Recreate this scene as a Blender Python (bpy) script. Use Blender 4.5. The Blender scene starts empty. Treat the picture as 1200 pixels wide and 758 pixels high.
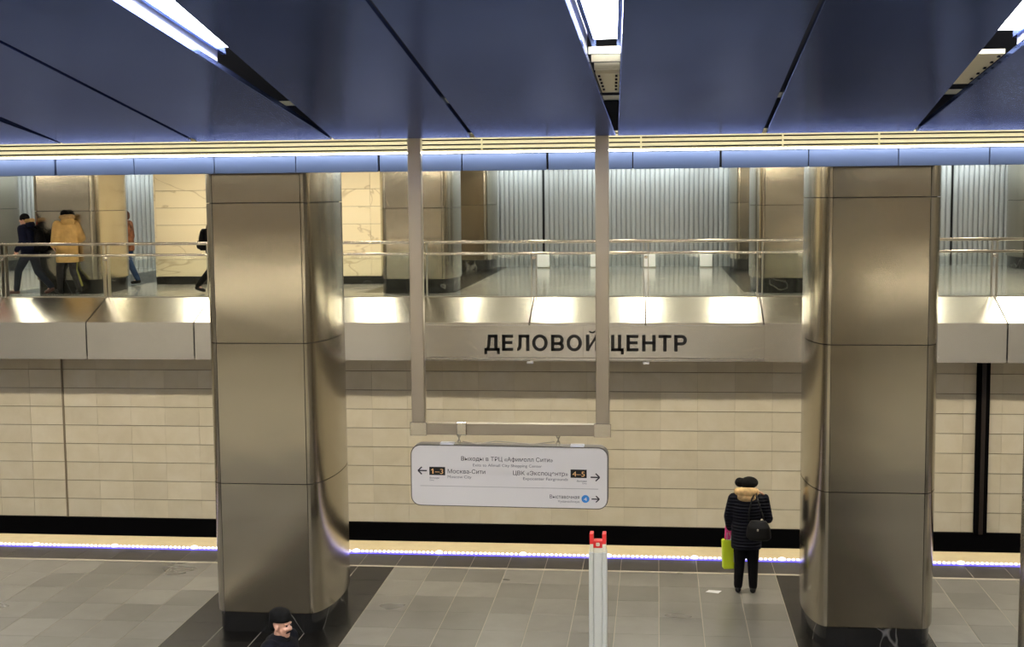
import bpy, bmesh, math, random
from mathutils import Vector, Matrix
from mathutils.geometry import tessellate_polygon
random.seed(7)
SC = bpy.context.scene
COL = SC.collection
PI = math.pi

# ------------------------------------------------------------------ camera, world, exposure
H = 5.6                       # eye height above the platform
F_PX, PITCH, YAW, ROLL = 1550.0, 0.0963, 0.1097, -0.0095
def cam_basis():
    f = Vector((-math.sin(YAW)*math.cos(PITCH), math.cos(YAW)*math.cos(PITCH), -math.sin(PITCH)))
    r0 = Vector((math.cos(YAW), math.sin(YAW), 0)); u0 = r0.cross(f)
    r = math.cos(ROLL)*r0 + math.sin(ROLL)*u0
    u = -math.sin(ROLL)*r0 + math.cos(ROLL)*u0
    return r, u, f
cd = bpy.data.cameras.new('camera'); cam = bpy.data.objects.new('camera', cd); COL.objects.link(cam)
r, u, f = cam_basis()
m = Matrix.Identity(4)
for i in range(3):
    m[i][0], m[i][1], m[i][2] = r[i], u[i], -f[i]
m.translation = (0, 0, H)
cam.matrix_world = m
cd.sensor_fit = 'HORIZONTAL'; cd.sensor_width = 36.0; cd.lens = 36.0*F_PX/1200.0
cd.clip_start = 0.05; cd.clip_end = 200
SC.camera = cam
w = bpy.data.worlds.new('world'); SC.world = w; w.use_nodes = True
w.node_tree.nodes['Background'].inputs[0].default_value = (0.5, 0.52, 0.6, 1)
w.node_tree.nodes['Background'].inputs[1].default_value = 0.03
vs = SC.view_settings
vs.view_transform = 'Standard'; vs.look = 'None'; vs.gamma = 1; vs.use_curve_mapping = False
vs.exposure = 0.0
# strengths of the station lamps and of the added wall fill
L_HALL = 42.0      # ceiling troughs
L_COVE = 15.0       # line lamp on top of the blue fascia
L_WALL_FILL = 80.0     # added row behind the columns, brightens the tiled track wall
L_GAL = 28.0       # gallery downlights
L_WASH = 26.0      # lamps washing the ribbed glass

# ------------------------------------------------------------------ helpers
def obj(name, me, mat=None, parent=None, loc=None, rot=None, smooth=False):
    if isinstance(me, bmesh.types.BMesh):
        bm = me; me = bpy.data.meshes.new(name)
        bmesh.ops.recalc_face_normals(bm, faces=bm.faces)
        bm.to_mesh(me); bm.free()
        if smooth:
            for p in me.polygons: p.use_smooth = True
        if mat: me.materials.append(mat)
    o = bpy.data.objects.new(name, me); COL.objects.link(o)
    if parent: o.parent = parent
    if loc is not None: o.location = loc
    if rot is not None: o.rotation_euler = rot
    return o
def empty(name, loc=(0,0,0), rz=0.0, parent=None):
    o = bpy.data.objects.new(name, None); COL.objects.link(o)
    o.location = loc; o.rotation_euler = (0,0,rz)
    if parent: o.parent = parent
    return o
def tag(o, label=None, cat=None, group=None, kind=None):
    if label: o['label'] = label
    if cat: o['category'] = cat
    if group: o['group'] = group
    if kind: o['kind'] = kind
    return o
def quadbox(bm, pts):                     # 8 points: bottom 4 (ccw), top 4
    v = [bm.verts.new(p) for p in pts]
    for q in ((0,3,2,1),(4,5,6,7),(0,1,5,4),(1,2,6,5),(2,3,7,6),(3,0,4,7)):
        bm.faces.new([v[i] for i in q])
def addbox(bm, x0,x1,y0,y1,z0,z1):
    quadbox(bm, [(x0,y0,z0),(x1,y0,z0),(x1,y1,z0),(x0,y1,z0),(x0,y0,z1),(x1,y0,z1),(x1,y1,z1),(x0,y1,z1)])
def box(x0,x1,y0,y1,z0,z1, bevel=0.0, seg=1):
    bm = bmesh.new(); addbox(bm, x0,x1,y0,y1,z0,z1)
    if bevel: bmesh.ops.bevel(bm, geom=bm.edges[:], offset=bevel, segments=seg, profile=0.5, affect='EDGES')
    return bm
def tube(bm, p0, p1, r0, r1=None, n=10, caps=True):
    p0 = Vector(p0); p1 = Vector(p1); r1 = r0 if r1 is None else r1
    d = (p1-p0).normalized(); a = d.orthogonal().normalized(); b = d.cross(a)
    A = [bm.verts.new(p0+(a*math.cos(t)+b*math.sin(t))*r0) for t in [2*PI*i/n for i in range(n)]]
    B = [bm.verts.new(p1+(a*math.cos(t)+b*math.sin(t))*r1) for t in [2*PI*i/n for i in range(n)]]
    for i in range(n):
        bm.faces.new((A[i],A[(i+1)%n],B[(i+1)%n],B[i]))
    if caps: bm.faces.new(A[::-1]); bm.faces.new(B)
def sweep(bm, pts, r, n=8, closed=False):
    pts = [Vector(p) for p in pts]; rings = []
    N = len(pts); prev = None
    for i, p in enumerate(pts):
        d = (pts[(i+1)%N]-pts[i-1]) if closed or 0 < i < N-1 else (pts[1]-pts[0] if i == 0 else pts[-1]-pts[-2])
        d.normalize()
        a = d.orthogonal().normalized() if prev is None else (prev-d*prev.dot(d)).normalized()
        prev = a; b = d.cross(a)
        rings.append([bm.verts.new(p+(a*math.cos(t)+b*math.sin(t))*r) for t in [2*PI*k/n for k in range(n)]])
    for i in range(N if closed else N-1):
        A = rings[i]; B = rings[(i+1)%N]
        for k in range(n): bm.faces.new((A[k],A[(k+1)%n],B[(k+1)%n],B[k]))
    if not closed: bm.faces.new(rings[0][::-1]); bm.faces.new(rings[-1])
def prism_xz(bm, outline, y0, y1):        # outline (x,z) list, extruded along y
    A = [bm.verts.new((x,y0,z)) for x,z in outline]; B = [bm.verts.new((x,y1,z)) for x,z in outline]
    n = len(A); bm.faces.new(A); bm.faces.new(B[::-1])
    for i in range(n): bm.faces.new((A[i],B[i],B[(i+1)%n],A[(i+1)%n]))
def prism_yz(bm, outline, x0, x1):
    A = [bm.verts.new((x0,y,z)) for y,z in outline]; B = [bm.verts.new((x1,y,z)) for y,z in outline]
    n = len(A); bm.faces.new(A); bm.faces.new(B[::-1])
    for i in range(n): bm.faces.new((A[i],B[i],B[(i+1)%n],A[(i+1)%n]))
def rrect(hx, hy, rad, seg=6, cx=0, cy=0):
    out = []
    for sx, sy, a0 in ((1,1,0),(-1,1,PI/2),(-1,-1,PI),(1,-1,1.5*PI)):
        for i in range(seg+1):
            a = a0+PI/2*i/seg
            out.append((cx+sx*(hx-rad)+rad*math.cos(a), cy+sy*(hy-rad)+rad*math.sin(a)))
    return out

# ------------------------------------------------------------------ materials
MATS = {}
def mat(name, col=(.5,.5,.5), rough=.5, metal=0.0, emit=None, estr=0.0, spec=.5, aniso=0.0, coat=0.0):
    if name in MATS: return MATS[name]
    mt = bpy.data.materials.new(name); mt.use_nodes = True
    b = mt.node_tree.nodes['Principled BSDF']
    b.inputs['Base Color'].default_value = (*col, 1); b.inputs['Roughness'].default_value = rough
    b.inputs['Metallic'].default_value = metal; b.inputs['Specular IOR Level'].default_value = spec
    b.inputs['Anisotropic'].default_value = aniso; b.inputs['Coat Weight'].default_value = coat
    if emit: b.inputs['Emission Color'].default_value = (*emit, 1); b.inputs['Emission Strength'].default_value = estr
    MATS[name] = mt; return mt
def N(mt, t, **kw):
    n = mt.node_tree.nodes.new(t)
    for k, v in kw.items():
        if k in n.inputs: n.inputs[k].default_value = v
        else: setattr(n, k, v)
    return n
def ramp(mt, stops):
    n = mt.node_tree.nodes.new('ShaderNodeValToRGB'); e = n.color_ramp.elements
    while len(e) < len(stops): e.new(0.5)
    for i, (p, c) in enumerate(stops): e[i].position = p; e[i].color = (*c, 1)
    return n
def lk(mt, a, b): mt.node_tree.links.new(a, b)
def bsdf(mt): return mt.node_tree.nodes['Principled BSDF']
def geo_pos(mt, scale=(1,1,1)):
    g = N(mt, 'ShaderNodeNewGeometry'); mp = N(mt, 'ShaderNodeMapping'); mp.inputs['Scale'].default_value = scale
    lk(mt, g.outputs['Position'], mp.inputs['Vector']); return mp.outputs['Vector']

def steel(name, col, rough, brush=(2,2,8), var=.10, bump=.02, aniso=0.0, tangent=None):
    mt = mat(name, col, rough, 1.0, aniso=aniso)
    if tangent == 'Z':
        tg = N(mt, 'ShaderNodeTangent', direction_type='RADIAL', axis='Z'); lk(mt, tg.outputs[0], bsdf(mt).inputs['Tangent'])
    elif tangent:
        tg = N(mt, 'ShaderNodeCombineXYZ')
        for i in range(3): tg.inputs[i].default_value = tangent[i]
        lk(mt, tg.outputs[0], bsdf(mt).inputs['Tangent'])
    v = geo_pos(mt, brush)
    n = N(mt, 'ShaderNodeTexNoise', Scale=3.0, Detail=2.0, Roughness=.5); lk(mt, v, n.inputs['Vector'])
    mr = N(mt, 'ShaderNodeMapRange'); mr.inputs['To Min'].default_value = rough-var/2; mr.inputs['To Max'].default_value = rough+var/2
    lk(mt, n.outputs['Fac'], mr.inputs['Value']); lk(mt, mr.outputs['Result'], bsdf(mt).inputs['Roughness'])
    # every sheet slightly dished: faint large-scale relief
    v2 = geo_pos(mt, (.5,.5,.9))
    n2 = N(mt, 'ShaderNodeTexNoise', Scale=1.6, Detail=1.0); lk(mt, v2, n2.inputs['Vector'])
    bp = N(mt, 'ShaderNodeBump', Strength=.35, Distance=bump); lk(mt, n2.outputs['Fac'], bp.inputs['Height'])
    lk(mt, bp.outputs['Normal'], bsdf(mt).inputs['Normal'])
    return mt
M_col = steel('column_steel', (.47,.43,.35), .18, var=.03, bump=.02, aniso=.5, tangent='Z')
M_par = steel('parapet_steel', (.80,.775,.73), .26, brush=(3,2,2), var=.03, bump=.008)
M_frame = steel('frame_steel', (.50,.45,.38), .33, var=.03, bump=.004)
M_rail = mat('rail_steel', (.72,.68,.60), .22, 1.0)
M_post = mat('post_steel', (.42,.40,.34), .32, 1.0)

M_ceil = mat('ceiling_blue', (.15,.20,.42), .19, .75, spec=.1)
def _c():
    mt = M_ceil; bsdf(mt).inputs['Specular Tint'].default_value = (.36,.44,.80,1)
    v = geo_pos(mt, (.6,.25,.6)); n = N(mt, 'ShaderNodeTexNoise', Scale=2.5, Detail=2.0); lk(mt, v, n.inputs['Vector'])
    rp = ramp(mt, [(.3,(.135,.18,.385)),(.7,(.165,.22,.455))]); lk(mt, n.outputs['Fac'], rp.inputs['Fac']); lk(mt, rp.outputs['Color'], bsdf(mt).inputs['Base Color'])
    v2 = geo_pos(mt, (1.2,.8,1)); n2 = N(mt, 'ShaderNodeTexNoise', Scale=1.5, Detail=1.0); lk(mt, v2, n2.inputs['Vector'])
    bp = N(mt, 'ShaderNodeBump', Strength=.2, Distance=.012); lk(mt, n2.outputs['Fac'], bp.inputs['Height']); lk(mt, bp.outputs['Normal'], bsdf(mt).inputs['Normal'])
_c()
M_fascia = mat('fascia_blue', (.155,.225,.46), .38, 0)
M_dark = mat('dark_void', (.006,.006,.008), .7)
M_black = mat('duct_and_shade_black', (.002,.002,.0025), .7, spec=.05)
M_cream = mat('cream_slat', (.93,.86,.60), .45)
M_white = mat('white_paint', (.78,.79,.84), .4)
M_lamp = mat('lamp_white', (.9,.9,.9), .5, emit=(1,.985,.98), estr=L_HALL)
M_cove = mat('cove_lamp', (.9,.9,.9), .5, emit=(1,.96,.84), estr=L_COVE)
M_wfill = mat('wall_fill', (.9,.9,.9), .5, emit=(1,.90,.72), estr=L_WALL_FILL)
M_gal = mat('gallery_lamp', (.9,.9,.9), .5, emit=(1,.90,.72), estr=L_GAL)
M_wash = mat('wash_lamp', (.9,.9,.9), .5, emit=(.90,.99,1), estr=L_WASH)
M_plinth = mat('black_granite', (.012,.012,.012), .16)
def _pl():
    mt = M_plinth; v = geo_pos(mt, (1,1,.6)); n = N(mt, 'ShaderNodeTexNoise', Scale=1.0, Detail=2.5, Distortion=.6); lk(mt, v, n.inputs['Vector'])
    rp = ramp(mt, [(.0,(.011,.011,.011)),(.497,(.012,.012,.012)),(.5,(.16,.155,.145)),(.503,(.012,.012,.012)),(1,(.02,.02,.02))])
    lk(mt, n.outputs['Fac'], rp.inputs['Fac']); lk(mt, rp.outputs['Color'], bsdf(mt).inputs['Base Color'])
_pl()
def stone(name, base, dark, light, rough, scale=3.0, rand=.25, stain=0.0, bump=0.0):
    """cut stone: noise clouds, each piece its own shade"""
    mt = mat(name, base, rough)
    v = geo_pos(mt); oi = N(mt, 'ShaderNodeObjectInfo')
    add = N(mt, 'ShaderNodeVectorMath', operation='ADD'); sc = N(mt, 'ShaderNodeVectorMath', operation='SCALE')
    cmb = N(mt, 'ShaderNodeCombineXYZ'); lk(mt, oi.outputs['Random'], cmb.inputs[0]); lk(mt, oi.outputs['Random'], cmb.inputs[2])
    lk(mt, cmb.outputs[0], sc.inputs[0]); sc.inputs['Scale'].default_value = 13.0
    lk(mt, v, add.inputs[0]); lk(mt, sc.outputs[0], add.inputs[1])
    n = N(mt, 'ShaderNodeTexNoise', Scale=scale, Detail=6.0, Roughness=.6, Distortion=.4); lk(mt, add.outputs[0], n.inputs['Vector'])
    rp = ramp(mt, [(.25,dark),(.5,base),(.78,light)]); lk(mt, n.outputs['Fac'], rp.inputs['Fac'])
    mr = N(mt, 'ShaderNodeMapRange'); mr.inputs['To Min'].default_value = 1-rand; mr.inputs['To Max'].default_value = 1+rand*.6
    lk(mt, oi.outputs['Random'], mr.inputs['Value'])
    mx = N(mt, 'ShaderNodeMix', data_type='RGBA', blend_type='MULTIPLY'); mx.inputs[0].default_value = 1.0
    lk(mt, rp.outputs['Color'], mx.inputs[6]); lk(mt, mr.outputs['Result'], mx.inputs[7])
    out = mx.outputs[2]
    if stain:
        n3 = N(mt, 'ShaderNodeTexNoise', Scale=.7, Detail=3.0, Roughness=.45, Distortion=.15); lk(mt, geo_pos(mt, (.7,1.2,1)), n3.inputs['Vector'])
        r3 = ramp(mt, [(.28,(0,0,0)),(.78,(1,1,1))]); lk(mt, n3.outputs['Fac'], r3.inputs['Fac'])
        m3 = N(mt, 'ShaderNodeMix', data_type='RGBA'); ms = N(mt, 'ShaderNodeMath', operation='MULTIPLY'); ms.inputs[1].default_value = stain
        lk(mt, r3.outputs['Color'], ms.inputs[0]); lk(mt, ms.outputs[0], m3.inputs[0]); lk(mt, out, m3.inputs[6]); m3.inputs[7].default_value = (.27,.26,.23,1)
        out = m3.outputs[2]
        rr = N(mt, 'ShaderNodeMapRange'); rr.inputs['To Min'].default_value = rough; rr.inputs['To Max'].default_value = rough+.3
        lk(mt, ms.outputs[0], rr.inputs['Value']); lk(mt, rr.outputs['Result'], bsdf(mt).inputs['Roughness'])
    lk(mt, out, bsdf(mt).inputs['Base Color'])
    return mt
M_floor = stone('platform_granite', (.112,.108,.098), (.086,.082,.073), (.142,.137,.125), .26, scale=2.2, rand=.40, stain=.30)
M_edge = stone('dark_edge_stone', (.022,.019,.017), (.016,.014,.012), (.03,.026,.023), .36, scale=5, rand=.15); bsdf(M_edge).inputs['Specular IOR Level'].default_value = .2
M_strip = stone('black_strip_stone', (.007,.0065,.006), (.005,.005,.005), (.011,.010,.009), .25, scale=5, rand=.2); bsdf(M_strip).inputs['Specular IOR Level'].default_value = .15
M_grout = mat('pale_grout', (.36,.33,.27), .7)
M_beige = stone('beige_edge_stone', (.60,.50,.30), (.56,.46,.27), (.64,.54,.34), .45, scale=6, rand=.04)
M_tile = stone('cream_wall_marble', (.74,.67,.51), (.68,.61,.45), (.80,.74,.60), .10, scale=1.6, rand=.06)
M_tjoint = mat('tile_joint', (.25,.20,.13), .8)
M_marb = mat('veined_marble', (.80,.70,.48), .25)
def _mb():
    mt = M_marb; oi = N(mt, 'ShaderNodeObjectInfo'); v = geo_pos(mt, (.45,.45,.9))
    add = N(mt, 'ShaderNodeVectorMath', operation='ADD'); cmb = N(mt, 'ShaderNodeCombineXYZ'); ml = N(mt, 'ShaderNodeMath', operation='MULTIPLY'); ml.inputs[1].default_value = 20
    lk(mt, oi.outputs['Random'], ml.inputs[0]); lk(mt, ml.outputs[0], cmb.inputs[0]); lk(mt, v, add.inputs[0]); lk(mt, cmb.outputs[0], add.inputs[1])
    n = N(mt, 'ShaderNodeTexNoise', Scale=1.2, Detail=3.0, Distortion=.8); lk(mt, add.outputs[0], n.inputs['Vector'])
    rp = ramp(mt, [(.0,(.80,.71,.50)),(.478,(.80,.70,.48)),(.49,(.56,.46,.30)),(.502,(.80,.70,.48)),(1,(.84,.76,.56))])
    lk(mt, n.outputs['Fac'], rp.inputs['Fac']); lk(mt, rp.outputs['Color'], bsdf(mt).inputs['Base Color'])
_mb()
M_gfloor = stone('gallery_floor_stone', (.46,.45,.41), (.40,.39,.35), (.52,.51,.46), .14, scale=1.2, rand=.05)
M_rib = mat('ribbed_glass', (.40,.42,.42), .22, 0.0, spec=.6)
def glassmat(name, tint, refl, rough=.02):
    mt = bpy.data.materials.new(name); mt.use_nodes = True; nt = mt.node_tree
    nt.nodes.remove(nt.nodes['Principled BSDF'])
    t = N(mt, 'ShaderNodeBsdfTransparent'); t.inputs[0].default_value = (*tint,1)
    g = N(mt, 'ShaderNodeBsdfGlossy'); g.inputs['Roughness'].default_value = rough; g.inputs[0].default_value = (.9,.97,.95,1)
    fr = N(mt, 'ShaderNodeFresnel'); fr.inputs[0].default_value = 1.5
    ad = N(mt, 'ShaderNodeMath', operation='MULTIPLY'); ad.inputs[1].default_value = refl
    mx = N(mt, 'ShaderNodeMixShader'); gm = N(mt, 'ShaderNodeNewGeometry'); iv = N(mt, 'ShaderNodeMath', operation='SUBTRACT'); iv.inputs[0].default_value = 1.0
    ml_ = N(mt, 'ShaderNodeMath', operation='MULTIPLY'); lk(mt, gm.outputs['Backfacing'], iv.inputs[1])   # one reflection per pane, on the entry face
    lk(mt, fr.outputs[0], ad.inputs[0]); lk(mt, ad.outputs[0], ml_.inputs[0]); lk(mt, iv.outputs[0], ml_.inputs[1]); lk(mt, ml_.outputs[0], mx.inputs[0])
    lk(mt, t.outputs[0], mx.inputs[1]); lk(mt, g.outputs[0], mx.inputs[2]); lk(mt, mx.outputs[0], nt.nodes['Material Output'].inputs[0])
    return mt
M_glass = glassmat('balustrade_glass', (.955,.98,.968), 1.3)

# ------------------------------------------------------------------ measures of the place (metres)
X0, X1 = -24.0, 15.0            # built length of the station
PITCH_COL = 7.69; C0 = 2.66     # column grid along the platform
Y_COL = 17.1                    # platform column row centre
GZ = 3.65                       # gallery floor level
Y_LIP, Y_FACE = 25.2, 24.2      # parapet upper and outer edge
SOFFIT = 6.5

# ------------------------------------------------------------------ platform floor
floor = tag(obj('floor', box(X0,X1,4.3,20.82,-1.5,-.004), M_grout), 'grey platform floor of rectangular stone slabs with pale joints', kind='structure')
TW, TD = .57, .70
def strip_of(x):                # dark stone band that runs through each column pair
    for k in range(-4,3):
        c = C0+PITCH_COL*k-.05
        if abs(x-c) < 1.02: return True
    return False
tile_me = {}
def tile_mesh(key, hx, hy, th, mt):
    if key not in tile_me:
        bm = box(-hx,hx,-hy,hy,-th,0)
        top = [e for e in bm.edges if all(abs(v.co.z) < 1e-6 for v in e.verts)]
        bmesh.ops.bevel(bm, geom=top, offset=.0012, segments=1, affect='EDGES')
        me = bpy.data.meshes.new('paving_slab'); bmesh.ops.recalc_face_normals(bm, faces=bm.faces); bm.to_mesh(me); bm.free(); me.materials.append(mt); tile_me[key] = me
    return tile_me[key]
rest = bmesh.new()
k0 = int((X0-.03)/TW); n_in = 0
for i in range(k0, int(X1/TW)):
    xc = .03+TW*i+TW/2
    dark = strip_of(xc)
    for j in range(0, 21):
        yc = 19.34-TD*j-TD/2
        inview = yc > 15.2 and -12.4 < xc-(-.0) < 6.6
        jx = random.uniform(-.002,.002)
        if inview:
            o = obj('paving_slab', tile_mesh('d' if dark else 'g', TW/2-.005, TD/2-.0025, .0038, M_strip if dark else M_floor), None, floor, (xc, yc, random.uniform(0,.0012)))
            n_in += 1
        elif not dark:
            addbox(rest, xc-TW/2+.005, xc+TW/2-.005, yc-TD/2+.005, yc+TD/2-.0025, -.0038, 0)
o = obj('outer_paving', rest, M_floor, floor); tag(o, kind='stuff')
for k in range(-3,3):
    c = C0+PITCH_COL*k-.05
    obj('dark_band', box(c-1.0,c+1.0,4.7,15.15,-.0039,-.0005), M_strip, floor)
obj('pale_line', box(X0,X1,19.352,19.41,-.0039,.0015), M_grout, floor)
for i in range(int(X0/TW), int(X1/TW)):
    if -22 < i < 13: obj('edge_slab', tile_mesh('e', TW/2-.004, .35, .0038, M_edge), None, floor, (.03+TW*i+TW/2, 19.77, 0))
obj('edge_paving', box(X0,.03-22*TW,19.42,20.12,-.0039,0), M_edge, floor)
obj('edge_paving', box(.03+TW*13,X1,19.42,20.12,-.0039,0), M_edge, floor)
obj('platform_edge', box(X0,X1,20.19,20.84,-.10,.004,.008), M_beige, floor)
# track trough and track-side wall
tag(obj('track_bed', box(X0,X1,20.82,25.6,-1.62,-1.5), M_black), 'black track bed below the platform edge', kind='structure')

# ------------------------------------------------------------------ track wall of cream tiles
wall = tag(obj('wall_back', box(X0,X1,25.5,25.8,-.87,3.4), M_tjoint), 'cream marble tiled wall behind the track', kind='structure')
obj('shaded_base', box(X0,X1,25.44,25.8,-1.5,-.87), M_black, wall)  # shade on the lower wall put into the colour as black
WTW, WTH = .71, .38
me_t = None
restw = bmesh.new()
for i in range(-18, 38):
    xc = -12.0+WTW*(i)+WTW/2 if True else 0
    for j in range(0, 10):
        zc = -.86+WTH*j+WTH/2
        if zc > 3.35: continue
        if 5.97 < xc+WTW/2-.02 and xc-WTW/2+.02 < 6.21:   # beside the black strip: cut tiles
            pass
        if -2 < i < 28 and j < 9 and xc < 8.2 and xc > -13.5:
            if me_t is None:
                bm = box(-WTW/2+.0006,WTW/2-.0006,-.03,0,-WTH/2+.006,WTH/2-.006,.0015)
                me_t = bpy.data.meshes.new('wall_tile'); bmesh.ops.recalc_face_normals(bm, faces=bm.faces); bm.to_mesh(me_t); bm.free(); me_t.materials.append(M_tile)
            obj('wall_tile', me_t, None, wall, (xc, 25.5+random.uniform(0,.004), zc))
        else:
            addbox(restw, xc-WTW/2+.003, xc+WTW/2-.003, 25.47, 25.5, zc-WTH/2+.005, zc+WTH/2-.005)
tag(obj('outer_wall_tiles', restw, M_tile, wall), kind='stuff')
obj('movement_joint', box(-12.02,-11.985,25.45,25.5,-.86,2.9), M_tjoint, wall)
duct = empty('cable_duct', (6.09,25.435,-.87)); tag(duct, 'black vertical cable duct running up the tiled wall', 'cable duct')
obj('channel', box(-.12,.12,-.055,0,0,3.5), M_black, duct)
obj('cover_strip', box(-.03,.045,-.075,-.055,0,3.5), mat('brown_black', (.02,.012,.008), .5), duct)

# ------------------------------------------------------------------ columns
def col_plan(hx, hy, swell, n=18):        # half width, half depth, swell of the sides beyond the flat faces
    out = []
    for i in range(n+1):
        a = -PI/2+PI*i/n; out.append((hx-swell+swell*math.cos(a), hy*math.sin(a)))
    for i in range(n+1):
        a = PI/2+PI*i/n; out.append((-hx+swell+swell*math.cos(a), hy*math.sin(a)))
    return out
def column_panels(hx, hy, rad, bands, seam):
    per = col_plan(hx, hy, rad)
    per = [p for i, p in enumerate(per) if i == 0 or (Vector(p)-Vector(per[i-1])).length > 1e-6]
    # dense loop with arc-length, cut where |x| = seam on front and back
    pts = []
    n = len(per)
    for i in range(n):
        a = Vector(per[i]); b = Vector(per[(i+1)%n])
        pts.append(a)
        for s in (-seam, seam):
            if (a.x-s)*(b.x-s) < 0:
                t = (s-a.x)/(b.x-a.x); pts.append(a.lerp(b, t))
    def nearest(sx, sy): return min(range(len(pts)), key=lambda i: abs(pts[i].x-sx*seam)+(0 if pts[i].y*sy > hy*.85 else 99))
    cuts = sorted(nearest(sx, sy) for sx in (-1,1) for sy in (-1,1))
    segs = []
    for a, b in zip(cuts, cuts[1:]+[cuts[0]+len(pts)]):
        segs.append([pts[i%len(pts)] for i in range(a, b+1)])
    out = []
    g = .005
    for seg in segs:
        s = [p.copy() for p in seg]
        s[0] += (s[1]-s[0]).normalized()*g; s[-1] += (s[-2]-s[-1]).normalized()*g
        for z0, z1 in bands:
            bm = bmesh.new(); rows = []
            for sc, zz in ((1,z0+g),(1,z1-g),(.965,z1-g),(.965,z0+g)):
                rows.append([bm.verts.new((p.x*sc, p.y*sc, zz)) for p in s])
            for a in range(4):
                A, B = rows[a], rows[(a+1)%4]
                for i in range(len(s)-1): bm.faces.new((A[i],A[i+1],B[i+1],B[i]))
            bm.faces.new([q[0] for q in rows][::-1]); bm.faces.new([q[-1] for q in rows])
            bmesh.ops.recalc_face_normals(bm, faces=bm.faces)
            me = bpy.data.meshes.new('cladding_panel'); bm.to_mesh(me); bm.free()
            for p in me.polygons: p.use_smooth = abs(p.normal.z) < .5
            me.set_sharp_from_angle(angle=math.radians(25))
            me.materials.append(M_col); out.append(me)
    return out
def ring_prism(name, hx, hy, rad, z0, z1, mt):
    bm = bmesh.new(); per = col_plan(hx, hy, rad)
    A = [bm.verts.new((x,y,z0)) for x,y in per]; B = [bm.verts.new((x,y,z1)) for x,y in per]
    for i in range(len(A)): bm.faces.new((A[i],A[(i+1)%len(A)],B[(i+1)%len(A)],B[i]))
    bm.faces.new(A[::-1]); bm.faces.new(B)
    bmesh.ops.remove_doubles(bm, verts=bm.verts, dist=1e-5); bmesh.ops.recalc_face_normals(bm, faces=bm.faces)
    me = bpy.data.meshes.new(name); bm.to_mesh(me); bm.free(); me.materials.append(mt)
    for p in me.polygons: p.use_smooth = abs(p.normal.z) < .5
    me.set_sharp_from_angle(angle=math.radians(25))
    return me
HX, HY, RAD = .80, .90, .235
PL = column_panels(HX, HY, RAD, [(.27,1.96),(1.96,3.77),(3.77,5.54),(5.54,7.0)], .568)
PG = column_panels(HX, HY, RAD, [(.29,1.72),(1.72,2.85)], .568)
core_l = ring_prism('core', HX*.955, HY*.955, RAD*.955, .0, 6.95, M_dark); base_l = ring_prism('plinth', HX-.03, HY-.03, RAD, 0, .27, M_plinth)
core_g = ring_prism('core', HX*.955, HY*.955, RAD*.955, .0, 2.84, M_dark); base_g = ring_prism('plinth', HX-.03, HY-.03, RAD, 0, .29, M_plinth)
def column(x, y, z, big, label, group):
    t = tag(empty('column', (x,y,z)), label, 'column', group)
    obj('core', core_l if big else core_g, None, t); obj('plinth', base_l if big else base_g, None, t)
    for me in (PL if big else PG): obj('cladding_panel', me, None, t)
    return t
column(C0-PITCH_COL+.03, Y_COL, 0, True, 'steel-clad platform column left of the hanging sign', 'platform columns')
column(C0, Y_COL, 0, True, 'steel-clad platform column right of the woman in the dark coat', 'platform columns')
column(C0+.275, 7.55, 0, True, 'steel-clad column cut off by the right edge of the picture', 'platform columns')
gl = {-2:'gallery column behind the walkers in navy and tan', -1:'gallery column just right of the veined marble wall', 0:'gallery column half hidden by the right platform column'}
for k in (-2,-1,0):
    column(C0+PITCH_COL*k+{-2:.50,-1:.16,0:0}[k], 27.2, GZ, False, 'steel-clad '+gl[k], 'gallery columns')
column(C0-PITCH_COL, 35.0, GZ, False, 'shadowed far column at the left end of the ribbed glass wall', 'far gallery columns')
column(C0, 35.0, GZ, False, 'shadowed far column at the right end of the ribbed glass wall', 'far gallery columns')
column(9.75, 35.0, GZ, False, 'shadowed far column at the right picture edge beyond the gallery rail', 'far gallery columns')
column(-18.6, 35.0, GZ, False, 'dark far column at the left picture edge behind the gallery rail', 'far gallery columns')

# ------------------------------------------------------------------ ceiling of the hall
ceil = tag(empty('ceiling', (0,0,6.26)), 'blue-grey sloping ceiling of large glossy panels', kind='structure')
YE, YS = 15.0, 5.0; SL = .138
def zc(y): return SL*(YE-y)
S0, SP = -.45, 3.25            # light slots
KW = .037
def slot_hw(y): return .012+KW*(YE-y)
for k in range(-7, 6):
    xs = S0+SP*k
    for side in (0, 1):        # panel right of the slot, panel left of the next slot
        if side == 0: xa, xb, na, nb = xs, xs+SP/2, True, False
        else: xa, xb, na, nb = xs+SP/2, xs+SP, False, True
        if xb < X0 or xa > X1: continue
        def xl(y): return xa+(slot_hw(y) if na else .022)
        def xr(y): return xb-(slot_hw(y) if nb else .022)
        bm = bmesh.new()
        quadbox(bm, [(xl(YS),YS,zc(YS)),(xr(YS),YS,zc(YS)),(xr(YE),YE,0),(xl(YE),YE,0),
                     (xl(YS),YS,zc(YS)+.05),(xr(YS),YS,zc(YS)+.05),(xr(YE),YE,.05),(xl(YE),YE,.05)])
        bmesh.ops.bevel(bm, geom=bm.edges[:], offset=.004, segments=1, affect='EDGES')
        obj('ceiling_panel', bm, M_ceil, ceil)
        if not nb:             # small pale clip at the end of the joint
            obj('end_clip', box(xb-.02,xb+.02,YE-.10,YE-.02,-.004,.04), M_cream, ceil)
obj('void_cover', box(X0,X1,YS-.5,18,1.75,1.85), M_dark, ceil)
obj('end_cover', box(X0,X1,YE-.02,YE,.055,1.75), M_dark, ceil)
obj('near_ceiling', box(X0,X1,-7.3,YS,zc(YS)-.02,zc(YS)+.1), M_ceil, ceil)
ltxt = {-1:'long white ceiling light crossing the upper left of the picture',
        0:'long white ceiling light in the slot above the hanging sign', 1:'long white ceiling light at the upper right corner of the picture'}
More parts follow.
